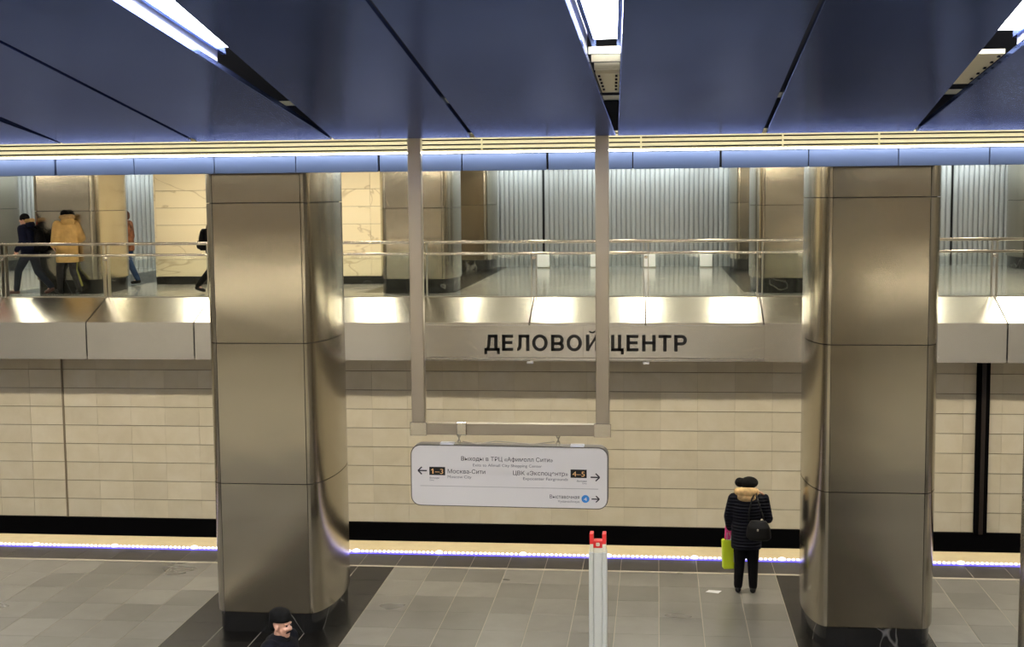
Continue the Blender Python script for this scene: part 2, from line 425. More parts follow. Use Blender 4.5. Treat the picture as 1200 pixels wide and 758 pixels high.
for k in range(-7, 5):
    xs = S0+SP*k
    seen = k in (-1,0,1)
    if seen: lt = tag(empty('ceiling_light', (xs,0,6.26)), ltxt[k], 'ceiling light', 'slot lights')
    else: lt = empty('slot_light', (xs,0,0), 0, ceil)
    YL = 11.45
    bm = bmesh.new(); il, ir, zl = .075, .035, .17
    quadbox(bm, [(-slot_hw(YS)+il,YS,zc(YS)+zl),(slot_hw(YS)-ir,YS,zc(YS)+zl),(slot_hw(YL)-ir,YL,zc(YL)+zl),(-slot_hw(YL)+il,YL,zc(YL)+zl),
                 (-slot_hw(YS)+il,YS,zc(YS)+zl+.03),(slot_hw(YS)-ir,YS,zc(YS)+zl+.03),(slot_hw(YL)-ir,YL,zc(YL)+zl+.03),(-slot_hw(YL)+il,YL,zc(YL)+zl+.03)])
    obj('diffuser', bm, M_lamp, lt)
    for s in (-1,1):
        bm = bmesh.new(); a = lambda y, d: s*(slot_hw(y)+d)
        quadbox(bm, [(a(YS,.0),YS,zc(YS)+.05),(a(YS,.02),YS,zc(YS)+.05),(a(YL,.02),YL,zc(YL)+.05),(a(YL,.0),YL,zc(YL)+.05),
                     (a(YS,.0),YS,zc(YS)+.26),(a(YS,.02),YS,zc(YS)+.26),(a(YL,.02),YL,zc(YL)+.26),(a(YL,.0),YL,zc(YL)+.26)])
        obj('side_plate', bm, M_white, lt)
    if not seen: continue
    for s in (-1,1):
        bm = bmesh.new(); e = lambda y, d: s*(slot_hw(y)-(il if s < 0 else ir)+d)
        quadbox(bm, [(e(YS,0),YS,zc(YS)+.11),(e(YS,.035),YS,zc(YS)+.11),(e(YL,.035),YL,zc(YL)+.11),(e(YL,0),YL,zc(YL)+.11),
                     (e(YS,0),YS,zc(YS)+.20),(e(YS,.035),YS,zc(YS)+.20),(e(YL,.035),YL,zc(YL)+.20),(e(YL,0),YL,zc(YL)+.20)])
        obj('edge_bar', bm, M_ceil, lt)
    if k == 0:
        for yy, dd in ((11.50,.05),(11.78,.06),(12.08,.06)):
            obj('cross_rib', box(-slot_hw(yy)+.005,slot_hw(yy)-.005,yy,yy+dd,zc(yy)+.06,zc(yy)+.12), M_cream, lt)
        y0, y1 = 12.2, 13.0
    elif k == 1:
        y0, y1 = 11.75, 12.9
    else: continue
    bm = bmesh.new()
    quadbox(bm, [(-slot_hw(y0)+.005,y0,zc(y0)+.05),(slot_hw(y0)-.005,y0,zc(y0)+.05),(slot_hw(y1)-.005,y1,zc(y1)+.05),(-slot_hw(y1)+.005,y1,zc(y1)+.05),
                 (-slot_hw(y0)+.005,y0,zc(y0)+.09),(slot_hw(y0)-.005,y0,zc(y0)+.09),(slot_hw(y1)-.005,y1,zc(y1)+.09),(-slot_hw(y1)+.005,y1,zc(y1)+.09)])
    cp = obj('perforated_cover', bm, M_cream, lt)
    for q in range(5):
        yy = y0+.06+(y1-y0-.1)*q/5
        for s in ((1,) if k == 1 else (-1,1)):
            obj('punched_hole', box(s*(slot_hw(yy)-.035)-.010,s*(slot_hw(yy)-.035)+.010,yy,yy+.05,zc(yy)+.035,zc(yy)+.055), M_dark, cp)

# ------------------------------------------------------------------ cornice: cream slats, cove lamp, blue fascia
tr1 = tag(empty('trim_1', (0,15.5,6.1)), 'cream slatted cornice between the ceiling and the blue fascia', kind='structure')
for a, zz in enumerate((.255,.200,.145,.090,.035)):
    obj('slat', box(X0,X1,.36,.42,zz-.019,zz+.019,.004), M_cream, tr1)
obj('backing', box(X0,X1,.46,.5,-.1,.6), M_dark, tr1)
obj('backing_top', box(X0,X1,-.6,.5,.55,.6), M_cream, tr1)
obj('cove_lamp', box(X0,X1,.12,.15,.006,.026), M_cove, tr1)
for xx in (-2.1,-.2,1.45,2.55):
    obj('slat_clip', box(xx,xx+.02,.345,.36,.02,.27), M_cream, tr1)
tr2 = tag(empty('trim_2', (0,15.72,5.9)), 'pale blue metal fascia band above the columns', kind='structure')
FX = -1.3
for k in range(-23, 17):
    xa = FX+1.015*k; gap = .02 if k in (-6,-2,0,2) else .006
    obj('fascia_panel', box(xa+gap,xa+1.015-.006,0,.05,0,.20,.004), M_fascia, tr2)
obj('backing', box(X0,X1,.05,.45,.015,.14), M_dark, tr2)

# ------------------------------------------------------------------ soffit over track and gallery, with gallery lamps and the added wall fill
sof = tag(obj('ceiling_soffit', box(X0,X1,16.0,37,SOFFIT,SOFFIT+.2), mat('soffit_white', (.84,.82,.78), .7)), 'pale soffit over the track and the gallery', kind='structure')
def disc(rad, th=.02, n=20):
    bm = bmesh.new(); tube(bm, (0,0,0), (0,0,th), rad, n=n)
    me = bpy.data.meshes.new('lamp_disc'); bmesh.ops.recalc_face_normals(bm, faces=bm.faces); bm.to_mesh(me); bm.free(); return me
def slab_mesh(name, hx, hy, mt):
    bm = box(-hx,hx,-hy,hy,0,.02); me = bpy.data.meshes.new(name); bmesh.ops.recalc_face_normals(bm, faces=bm.faces); bm.to_mesh(me); bm.free(); me.materials.append(mt); return me
d_wfill = slab_mesh('wall_fill_panel', .6, .16, M_wfill)
d_gal = slab_mesh('gallery_luminaire', .21, .62, M_gal)
for i in range(-10, 7):
    obj('light_panel', d_wfill, None, sof, (.5+2.13*i, 18.5, SOFFIT-.02))  # unseen fill row, added to light the tiled wall under the parapet
for i in range(-11, 7):
    obj('light_panel', d_gal, None, sof, (-.35+1.95*i, 27.45, SOFFIT-.02))
for i in range(-6, 5):
    obj('light_panel', d_gal, None, sof, (-.2+3.9*i, 31.0, SOFFIT-.02))
for i in range(-6, 4):
    obj('wash_lamp', box(-1.8,1.8,-.06,.06,-.02,0), M_wash, sof, (-.7+3.85*i, 35.85, SOFFIT))

# ------------------------------------------------------------------ gallery: floor, parapet, balustrade
gf = tag(obj('floor_gallery', box(X0,X1,Y_LIP+.06,37,GZ-.4,GZ), M_gfloor), 'pale polished stone floor of the upper gallery', kind='structure')
for k in (-3,-2,-1,0,1):
    c = C0+PITCH_COL*k
    obj('dark_band', box(c-.95,c+.95,26.6,36.0,GZ-.02,GZ+.002), M_strip, gf)
par = tag(empty('trim_3', (0,Y_FACE,2.55)), 'stainless steel parapet cladding along the gallery edge', kind='structure')
JX = [-.21+2.135*k for k in range(-11, 8)]
def parapet_mesh(wd):
    bm = bmesh.new(); g = .013
    prism_yz(bm, [(0,0),(0,.71),(1.0,1.11),(1.06,1.11),(1.06,1.0),(.10,.62),(.10,.04),(1.2,.04),(1.2,0)], g, wd-g)
    bmesh.ops.recalc_face_normals(bm, faces=bm.faces)
    bmesh.ops.bevel(bm, geom=[e for e in bm.edges if abs(e.verts[0].co.x-e.verts[1].co.x) > .5], offset=.008, segments=2, affect='EDGES')
    me = bpy.data.meshes.new('cladding_panel'); bm.to_mesh(me); bm.free(); me.materials.append(M_par); return me
pm = parapet_mesh(2.135)
for x in JX[:-1]: obj('cladding_panel', pm, None, par, (x,0,0))
obj('core', box(X0,X1,.12,1.0,.05,.6), M_dark, par)
for k in (0,-1):               # small fixings below the name panel joints
    x = -.21+2.135*k
    obj('fixing_tab', box(x-.05,x+.07,-.03,.08,-.05,-.01,.012,2), M_white, par)
    obj('joint_stub', box(x-.018,x+.018,-.025,.01,.62,.69), M_post, par)
# name board plates on the parapet face
nb = empty('name_plate', (-4.42,Y_FACE,2.62)); tag(nb, 'long steel plate on the parapet behind the black station name', 'plate')
for a, b in ((0,3.07),(3.076,6.36)):
    obj('plate', box(a,b,-.03,-.004,0,.60,.004), M_par, nb)
obj('lower_lip', box(0,6.36,-.06,-.004,-.05,-.005,.006), M_par, nb)

bal = empty('balustrade', (0,Y_LIP,GZ)); tag(bal, 'steel and glass balustrade along the upper gallery edge', 'balustrade')
bm = bmesh.new(); tube(bm, (X0,.06,1.07), (X1,.06,1.07), .030, n=14); obj('handrail', bm, M_rail, bal, smooth=True)
bm = bmesh.new(); tube(bm, (X0,-.02,.85), (X1,-.02,.85), .026, n=12); obj('lower_rail', bm, M_rail, bal, smooth=True)
blade = box(-.008,.008,0,.13,.0,1.04,.003); mb = bpy.data.meshes.new('post_blade'); bmesh.ops.recalc_face_normals(blade, faces=blade.faces); blade.to_mesh(mb); blade.free(); mb.materials.append(M_post)
bm = bmesh.new(); tube(bm, (0,-.03,.77), (0,.06,.77), .032, n=12); mk = bpy.data.meshes.new('clamp'); bmesh.ops.recalc_face_normals(bm, faces=bm.faces); bm.to_mesh(mk); bm.free(); mk.materials.append(M_rail)
gp = box(.07,2.065,.035,.047,.0,.83,.002); mg = bpy.data.meshes.new('glass_panel'); bmesh.ops.recalc_face_normals(gp, faces=gp.faces); gp.to_mesh(mg); gp.free(); mg.materials.append(M_glass)
for x in JX[:-1]:
    for s in (-1,1): obj('post', mb, None, bal, (x+s*.045,0,0))
    obj('clamp', mk, None, bal, (x,0,0))
    obj('glass_panel', mg, None, bal, (x,0,0))
obj('bottom_channel', box(X0,X1,.02,.065,0,.03), M_post, bal)

# ------------------------------------------------------------------ gallery walls
wm = tag(obj('wall_marble', box(-11.40,-5.15,29.3,29.9,GZ,SOFFIT), M_tjoint), 'cream veined marble wall between the gallery columns', kind='structure')
for i in range(5):
    for j in range(7):
        xa = -11.40+1.25*i; za = GZ+.175+.392*j
        if za > SOFFIT-.1: continue
        obj('marble_slab', box(xa+.003,xa+1.247,29.27,29.3,za+.004,min(za+.388,SOFFIT),.003), M_marb, wm)
obj('baseboard', box(-11.42,-5.13,29.25,29.3,GZ,GZ+.17,.004), M_plinth, wm)
obj('side_face', box(-11.43,-11.40,29.27,29.9,GZ+.17,SOFFIT), M_marb, wm)
wr = tag(empty('wall_glass', (0,36.3,GZ)), 'pale ribbed glass wall at the back of the gallery', kind='structure')
def ribbed(wd, pitch=.13):
    bm = bmesh.new(); n = int(wd/pitch); rows = []
    prof = []
    for i in range(n):
        x = wd*i/n
        for q, dy in ((0,0.0),(.10,.035),(.35,.055),(.6,.055),(.85,.035)): prof.append((x+q*wd/n, -dy))
    prof.append((wd,0))
    A = [bm.verts.new((x,y,0)) for x,y in prof]; B = [bm.verts.new((x,y,2.85)) for x,y in prof]
    C = [bm.verts.new((x,.05,0)) for x in (0,wd)]; D = [bm.verts.new((x,.05,2.85)) for x in (0,wd)]
    for i in range(len(A)-1): bm.faces.new((A[i],A[i+1],B[i+1],B[i]))
    bm.faces.new((C[1],C[0],D[0],D[1])); bm.faces.new((A[0],B[0],D[0],C[0])); bm.faces.new((A[-1],C[1],D[1],B[-1]))
    bm.faces.new(B+D[::-1]); bm.faces.new(A[::-1]+C)
    bmesh.ops.recalc_face_normals(bm, faces=bm.faces)
    me = bpy.data.meshes.new('ribbed_pane'); bm.to_mesh(me); bm.free(); me.materials.append(M_rib); return me
rp_me = ribbed(5.44-.06)
for k in range(-4, 3): obj('ribbed_pane', rp_me, None, wr, (-3.10+5.44*k+.03, 0, .0))
obj('backing', box(X0,X1,.06,.2,0,2.85), M_dark, wr)
fl = mat('frosted_lamp', (.9,.9,.86), .5, emit=(1,.96,.86), estr=.25)
for i, (x, lab) in enumerate(((-3.05,'white floor light by the dark joint of the ribbed glass wall'),(-1.62,'white floor light left of the right frame bar under the ribbed glass'),
                (-.2,'white floor light beside the middle balustrade post, under the ribbed glass'),(1.3,'white floor light nearest the right end of the ribbed glass wall'))):
    t = tag(empty('floor_light', (x,35.6,GZ)), lab, 'floor light', 'floor lights under the ribbed glass')
    obj('lens', box(-.16,.16,-.12,.12,.03,.36,.02,2), fl, t); obj('foot', box(-.18,.18,-.14,.14,0,.03,.005), M_post, t)

# ------------------------------------------------------------------ the near side of the station (seen mirrored in the steel)
ns = tag(obj('wall_front', box(X0,X1,-7.2,-7.0,GZ,7.65), mat('brown_stone', (.16,.115,.06), .35)), 'marble wall behind the viewer gallery', kind='structure')
tag(obj('floor_front_gallery', box(X0,X1,-7.2,-.35,GZ-.3,GZ), M_gfloor), 'stone floor of the viewer gallery', kind='structure')
tag(obj('wall_front_track', box(X0,X1,-1.2,-1.0,-1.5,GZ-.3), M_tile), 'cream tiled wall under the viewer gallery', kind='structure')
np_ = tag(empty('trim_4', (0,0,0)), 'steel parapet of the viewer gallery', kind='structure')
bm = bmesh.new(); prism_yz(bm, [(.70,2.6),(.70,3.26),(-.30,GZ),(-.36,GZ),(-.36,3.2),(.5,2.6)], X0, X1); obj('cladding', bm, M_par, np_)
tag(obj('track_bed_front', box(X0,X1,-1.0,4.3,-1.62,-1.5), M_black), 'black track bed of the near track', kind='structure')
tag(obj('wall_left', box(X0-.2,X0,-7.5,37,-1.6,8), mat('end_wall', (.25,.23,.19), .5)), 'end wall of the hall', kind='structure')
tag(obj('wall_right', box(X1,X1+.2,-7.5,37,-1.6,8), MATS['end_wall']), 'end wall of the hall', kind='structure')
nso = tag(obj('ceiling_front_soffit', box(X0,X1,-7.2,1.0,SOFFIT,SOFFIT+.2), MATS['soffit_white']), 'pale soffit over the viewer gallery', kind='structure')
for i in range(-11, 7):
    obj('light_panel', d_gal, None, nso, (-.35+1.95*i, -2.5, SOFFIT-.02))

# ------------------------------------------------------------------ LED line on the platform edge
M_led = mat('led_white', (.9,.9,1), .4, emit=(.82,.82,1), estr=1.7)
M_ledb = mat('led_blue', (.10,.08,.5), .4, emit=(.07,.05,1), estr=1.5)
led = empty('led_strip', (0,20.155,0)); tag(led, 'white and blue LED line along the platform edge', 'light strip')
obj('channel', box(X0,X1,-.028,.03,-.05,.004), M_post, led)
obj('blue_lens', box(X0,X1,-.10,-.028,-.0039,.006), M_ledb, led)
bm = bmesh.new(); bmesh.ops.create_icosphere(bm, subdivisions=1, radius=.030)
for v in bm.verts: v.co.z = max(v.co.z,-.01)*.75
ml = bpy.data.meshes.new('led_bead'); bm.to_mesh(ml); bm.free(); ml.materials.append(M_led)
bm = bmesh.new(); bmesh.ops.create_icosphere(bm, subdivisions=2, radius=.060)
for v in bm.verts: v.co.z = max(v.co.z,-.01)*.6
ml2 = bpy.data.meshes.new('led_lamp'); bm.to_mesh(ml2); bm.free(); ml2.materials.append(M_led)
nb_, xa = 0, -12.2
while xa < 6.6:
    obj('led_bead', ml, None, led, (xa,0,.012)); xa += .070; nb_ += 1
x = -12.72
while x < 6.6: obj('led_lamp', ml2, None, led, (x,.0,.012)); x += 1.33

# ------------------------------------------------------------------ station name
M_letter = mat('letter_black', (.006,.006,.006), .35)
BENCH = bpy.data.scenes.new('bench')          # empty scene for evaluating modifiers quickly; removed at the end
def bench(o):
    BENCH.collection.objects.link(o); BENCH.view_layers[0].update()
    return BENCH.view_layers[0].depsgraph
def text_mesh(s, size, ext=.0, bold=0.0, sx=1.0):
    """printed line: every glyph contour filled by itself, so that overlapping contours never cancel out"""
    c = bpy.data.curves.new('t', 'FONT'); c.body = s; c.size = size; c.resolution_u = 4
    o = bpy.data.objects.new('t', c); dg = bench(o)
    cu = o.evaluated_get(dg).to_curve(dg, apply_modifiers=False)
    loops = []
    for sp in cu.splines:
        if sp.type == 'BEZIER':
            bp = sp.bezier_points; n = len(bp); pts = []
            for i in range(n):
                p, h1, h2, q_ = bp[i].co, bp[i].handle_right, bp[(i+1)%n].handle_left, bp[(i+1)%n].co
                straight = (h1-p).length < 1e-6 or (h2-q_).length < 1e-6 or (abs((h1-p).normalized().dot((q_-p).normalized())) > .9999 and abs((q_-h2).normalized().dot((q_-p).normalized())) > .9999)
                for k in range(1 if straight else 5):
                    t = k/5; pts.append(((1-t)**3*p.x+3*(1-t)**2*t*h1.x+3*(1-t)*t*t*h2.x+t**3*q_.x, (1-t)**3*p.y+3*(1-t)**2*t*h1.y+3*(1-t)*t*t*h2.y+t**3*q_.y))
        else: pts = [(p.co.x, p.co.y) for p in sp.points]
        if len(pts) > 2: loops.append(pts)
    o.to_curve_clear(); bpy.data.objects.remove(o); bpy.data.curves.remove(c)
    area = lambda L: sum(L[i][0]*L[(i+1)%len(L)][1]-L[(i+1)%len(L)][0]*L[i][1] for i in range(len(L)))/2
    def inside(p, L):
        r_ = False
        for i in range(len(L)):
            (x0,y0),(x1,y1) = L[i-1], L[i]
            if (y0 > p[1]) != (y1 > p[1]) and p[0] < (x1-x0)*(p[1]-y0)/(y1-y0)+x0: r_ = not r_
        return r_
    hole = [L for L in loops if any(M_ is not L and area(M_)*area(L) < 0 and abs(area(M_)) > abs(area(L)) and all(inside(p, M_) for p in L) for M_ in loops)]
    solid = [L for L in loops if L not in hole]
    bm = bmesh.new()
    for L in solid:
        polys = [L]+[h_ for h_ in hole if all(inside(p, L) for p in h_)]
        vs_ = [bm.verts.new((x, y, 0)) for P in polys for x, y in P]
        for tri in tessellate_polygon([[Vector((x, y, 0)) for x, y in P] for P in polys]):
            try: bm.faces.new([vs_[i] for i in tri])
            except ValueError: pass
    bmesh.ops.recalc_face_normals(bm, faces=bm.faces)
    me = bpy.data.meshes.new('lettering'); bm.to_mesh(me); bm.free()
    xs = [v.co.x for v in me.vertices]
    return me, min(xs), max(xs)
def text(name, s, size, mt, parent, x, z, width=None, align='L', y=0.0, ext=.002, bold=0.0):
    me, a, b = text_mesh(s, size, ext, bold)
    k = (width/(b-a)) if width else 1.0
    for v in me.vertices:
        v.co.x = (v.co.x-a)*k
    ww = (b-a)*k
    xo = x if align == 'L' else x-ww if align == 'R' else x-ww/2
    me.materials.clear(); me.materials.append(mt)
    return obj(name, me, None, parent, (xo, y, z), (PI/2,0,0)), ww
def letter_mesh(ch, w, h=.30, t=.061, y0=-.028, y1=0.0):
    """bold grotesque capital built from bars and arcs"""
    bm = bmesh.new(); tv = t*.88
    def q(*p): prism_xz(bm, p, y0, y1)
    def vb(x, z0=0, z1=h): q((x,z0),(x+t,z0),(x+t,z1),(x,z1))
    def hb(x0, x1, z): q((x0,z),(x1,z),(x1,z+tv),(x0,z+tv))
    def arc(cx, cz, rx, rz, a0, a1, n=14, th=t):
        for i in range(n):
            a = a0+(a1-a0)*i/n; b = a0+(a1-a0)*(i+1)/n
            f_ = lambda ang, k: (cx+(rx-k*th)*math.cos(ang), cz+(rz-k*th*.9)*math.sin(ang))
            q(f_(a,0), f_(b,0), f_(b,1), f_(a,1))
    if ch == 'Е': vb(0); hb(0,w,0); hb(0,w,h-tv); hb(0,w*.93,h*.5-tv*.4)
    elif ch == 'Н': vb(0); vb(w-t); hb(0,w,h*.5-tv*.4)
    elif ch == 'Т': vb(w/2-t/2); hb(0,w,h-tv)
    elif ch == 'О': arc(w/2,h/2,w/2,h/2+.005,0,2*PI,32)
    elif ch in 'ВР':
        vb(0); zm = h*.46; r1 = (h-zm+tv*.5)/2
        xs_ = w-r1 if ch == 'Р' else w-r1*1.02
        hb(0,xs_,h-tv); hb(0,xs_,zm-tv*.5); arc(xs_, zm-tv*.5+r1, (w-xs_) if ch == 'Р' else (w-xs_)*.94, r1, -PI/2, PI/2)
        if ch == 'В':
            r2 = (zm+tv*.5)/2; hb(0,xs_,0); arc(xs_, r2, w-xs_, r2, -PI/2, PI/2)
    elif ch == 'Й':
        vb(0); vb(w-t); q((t*.8,0+t*.1),(t*.8,t*1.35),(w-t*.8,h-t*.1),(w-t*.8,h-t*1.35)); arc(w/2,h+.072,.058,.042,PI,2*PI,10,.026)
    elif ch == 'Ц': vb(0); vb(w-t-.045); hb(0,w,0); q((w-t*.85,-.058),(w,-.058),(w,tv),(w-t*.85,tv))
    elif ch == 'Л': vb(w-t); hb(w*.22,w,h-tv); q((w*.22,h),(w*.22+t,h),(w*.22+t*.93,h*.32),(w*.22-.001,h*.36)); arc(w*.22+t*.93-.085, h*.36, .085, h*.36, -PI/2, .12, 8); 
    elif ch == 'Д':
        hb(0,w,0); hb(w*.24,w*.86,h-tv); q((w*.86-t,0),(w*.86,0),(w*.86,h),(w*.86-t,h)); q((w*.24,h),(w*.24+t,h),(w*.24+t*.72,h*.36),(w*.09+t,0),(w*.09,0),(w*.20,h*.34))
        q((0,-.058),(t*.85,-.058),(t*.85,tv),(0,tv)); q((w-t*.85,-.058),(w,-.058),(w,tv),(w-t*.85,tv))
    return bm
sn = empty('station_name', (-3.18,Y_FACE-.03,2.72)); tag(sn, 'black raised Cyrillic station name letters on the steel parapet', 'lettering')
NAME = [(c, -3.18+(p0-38)/4.615*.0158, (p1-p0)/4.615*.0158) for c, p0, p1 in (('Д',38,122),('Е',135,195),('Л',208,283),('О',298,382),('В',400,470),('О',484,566),
        ('Й',588,655),('Ц',722,790),('Е',805,868),('Н',888,960),('Т',975,1043),('Р',1058,1125))]
for ch, x, wd in NAME:
    obj('letter', letter_mesh(ch, wd), M_letter, sn, (x+3.18, 0, .025))

# ------------------------------------------------------------------ hanging frame and direction sign
YF = 15.40
hf = empty('sign_gantry', (-1.74,YF,2.8)); tag(hf, 'steel gantry hanging from the ceiling above the direction sign', 'gantry')
obj('upright', box(-1.16,-1.005,-.06,.06,.0,3.62,.006), M_frame, hf)
obj('upright', box(1.03,1.185,-.06,.06,-.0,3.62,.006), M_frame, hf)
obj('crossbar', box(-1.16,1.185,-.066,.066,-.02,.115,.006), M_frame, hf)
for s in (-1.08,1.105):
    obj('corner_bracket', box(s-.10,s+.10,-.078,-.062,-.03,.13,.004), M_rail, hf)
obj('cable_clip', box(-.62,-.50,-.09,-.06,-.02,.14,.01,2), M_rail, hf)
ds = empty('direction_sign', (-1.745,YF,1.92)); ds.rotation_euler = (0,.006,0.0)
tag(ds, 'white rounded direction sign with exit arrows hanging below the frame', 'sign')
def rounded_plate(hx, hz, rad, y0, y1, cz):
    bm = bmesh.new(); prism_xz(bm, [(x, z+cz) for x, z in rrect(hx, hz, rad, 8)], y0, y1); return bm
SW, SH = 1.175, .37
M_signw = mat('sign_white', (.75,.72,.69), .35)
M_signg = mat('sign_edge_grey', (.16,.15,.14), .4, .6)
obj('casing', rounded_plate(SW, SH, .12, -.09, .09, SH), M_signg, ds)
obj('front_panel', rounded_plate(SW-.012, SH-.012, .11, -.10, -.088, SH), M_signw, ds)
obj('back_panel', rounded_plate(SW-.012, SH-.012, .11, .088, .10, SH), M_signw, ds)
for x0 in (-.82,.73): obj('top_tab', box(x0,x0+.16,-.085,.02,2*SH,2*SH+.02), M_white, ds)
M_txt = mat('sign_ink', (.03,.025,.03), .5); M_txtg = mat('sign_ink_grey', (.16,.15,.16), .5)
M_num = mat('sign_number_orange', (.95,.55,.22), .5); M_blue = mat('sign_blue', (.05,.28,.72), .4); M_ln = mat('sign_line', (.42,.40,.38), .5)
def sx(px): return (px-597.5)/234.0*2*SW          # px in the photograph's sign -> metres on the board
def sz(py): return 2*SH*(1-(py-524.0)/71.0)
YT = -.104
text('lettering', 'Выходы в ТРЦ «Афимолл Сити»', .070, M_txt, ds, sx(595.5), sz(541.5), width=1.09, align='C', y=YT)
text('lettering', 'Exits to Afimall City Shopping Center', .047, M_txtg, ds, sx(596), sz(548), width=.82, align='C', y=YT)
text('lettering', 'Москва-Сити', .070, M_txt, ds, sx(525), sz(556.5), width=.45, y=YT)
text('lettering', 'Moscow City', .047, M_txtg, ds, sx(525), sz(562), width=.285, y=YT)
text('lettering', 'ЦВК «Экспоцентр»', .070, M_txt, ds, sx(667.5), sz(557), width=.65, align='R', y=YT)
text('lettering', 'Expocenter Fairgrounds', .047, M_txtg, ds, sx(667.5), sz(562.5), width=.53, align='R', y=YT)
text('lettering', 'Выставочная', .060, M_txt, ds, sx(681), sz(583), width=.35, align='R', y=YT)
text('lettering', 'Vystavochnaya', .040, M_txtg, ds, sx(681), sz(587.5), width=.255, align='R', y=YT)
for px, s in ((512.5,'–3'),(680,'4–5')):
    bd = obj('number_plate', box(sx(px)-.095,sx(px)+.095,-.103,-.099,sz(559),sz(549.5)), M_letter, ds)
    text('number', s, .085, M_num, bd, sx(px)+.072, sz(557.3), width=.145 if s[0] == '4' else .098, align='R', y=YT-.001)
    if s[0] != '4':
        bm = bmesh.new(); xo, zo = sx(px)-.072, sz(557.3)
        prism_xz(bm, [(xo+.014,zo),(xo+.026,zo),(xo+.026,zo+.060),(xo+.016,zo+.060),(xo,zo+.049),(xo,zo+.038),(xo+.014,zo+.046)], YT-.002, YT)
        obj('number', bm, M_num, bd)
text('lettering', 'Выходы', .028, M_txt, ds, sx(503.5), sz(563), width=.115, y=YT)
text('lettering', 'Exits', .024, M_txtg, ds, sx(503.5), sz(565.5), width=.05, y=YT)
text('lettering', 'Выходы', .028, M_txt, ds, sx(689.5), sz(563.5), width=.115, align='R', y=YT)
text('lettering', 'Exits', .024, M_txtg, ds, sx(689.5), sz(566), width=.05, align='R', y=YT)
obj('divider_line', box(sx(492),sx(703),-.102,-.0995,sz(571.8),sz(571.2)), M_ln, ds)
bm = bmesh.new(); tube(bm, (sx(688),-.0995,sz(583)), (sx(688),-.104,sz(583)), .046, n=28); ds_c = obj('line_number_disc', bm, M_blue, ds)
text('number', '4', .062, M_signw, ds_c, sx(688), sz(585.2), width=.036, align='C', y=-.106)
def arrow(px, py, d, k):
    bm = bmesh.new(); x, z = sx(px), sz(py)
    def bar(p, q, t):
        p = Vector(p); q = Vector(q); n_ = (q-p).normalized(); a = Vector((-n_.y, n_.x))*t
        prism_xz(bm, [tuple(p+a), tuple(p-a), tuple(q-a), tuple(q+a)], -.1045, -.0995)
    bar((x-d*.05*k,z),(x+d*.045*k,z),.0075*k)
    bar((x+d*.056*k,z),(x+d*.010*k,z+.044*k),.0075*k); bar((x+d*.056*k,z),(x+d*.010*k,z-.044*k),.0075*k)
    obj('arrow', bm, M_txt, ds)
arrow(495, 554, -1, 1.0); arrow(699, 558, 1, 1.0); arrow(699.5, 583, 1, .85)
for xh, side in ((-.60,'left'),(.585,'right')):
    t = tag(empty('hanging_chain', (-1.745+xh,YF,2.655)), f'short steel chain holding the {side} half of the sign', 'chain', 'sign chains')
    for q in range(3):
        bm = bmesh.new(); L = .034
        pts = [(math.cos(a)*.020, 0, math.sin(a)*L) if q%2 == 0 else (0, math.cos(a)*.020, math.sin(a)*L) for a in [2*PI*i/14 for i in range(14)]]
        sweep(bm, pts, .0065, 6, True)
        obj('link', bm, M_post, t, (0,0,.022+q*.048), smooth=True)
bm = bmesh.new(); sweep(bm, [(-2.30,YF,2.69),(-2.1,YF-.02,2.667),(-1.9,YF,2.70),(-1.7,YF-.01,2.685),(-1.45,YF,2.668),(-1.2,YF,2.70)], .007, 6)
tag(obj('sign_cable', bm, M_post, smooth=True), 'thin cable lying loosely on top of the direction sign', 'cable')

# ------------------------------------------------------------------ aluminium post with red top
ps = empty('barrier_post', (-.585,13.0,0)); tag(ps, 'grey aluminium post with a red forked top on the platform', 'post')
M_alu = mat('alu_grey', (.60,.61,.56), .42, .2); M_red = mat('red_plastic', (.75,.03,.03), .4); M_ivory = mat('ivory_plastic', (.72,.68,.52), .5)
obj('foot_plate', box(-.14,.14,-.14,.14,0,.012,.004), M_alu, ps)
obj('web', box(-.045,.045,-.05,.05,.012,2.04,.004), M_alu, ps)
for s in (-1,1):
    obj('side_rail', box(s*.068-.022,s*.068+.022,-.07,.07,.012,2.05,.006), M_alu, ps)
    j = obj('jaw', box(s*.063-.018,s*.063+.018,-.06,.06,2.05,2.13,.004), M_ivory, ps)
    obj('red_tip', box(s*.063-.019,s*.063+.019,-.061,.061,2.13,2.235,.004), M_red, j)
obj('neck', box(-.046,.046,-.05,.05,2.04,2.09,.004), M_ivory, ps)
cl = obj('clamp_block', box(-.046,.046,-.055,.055,2.09,2.16,.004), M_red, ps)
obj('screw_cap', box(-.018,.018,-.063,-.054,2.11,2.145,.006), M_ivory, cl)

# paper on the platform
bm = bmesh.new(); quadbox(bm, [(-.11,-.03,.002),(.06,-.08,.002),(.11,.02,.002),(-.06,.07,.002),(-.11,-.03,.008),(.06,-.08,.004),(.11,.02,.010),(-.06,.07,.004)])
tag(obj('paper_scrap', bm, M_white, None, (.80,18.45,0)), 'scrap of white paper lying on the platform near the woman', 'paper')

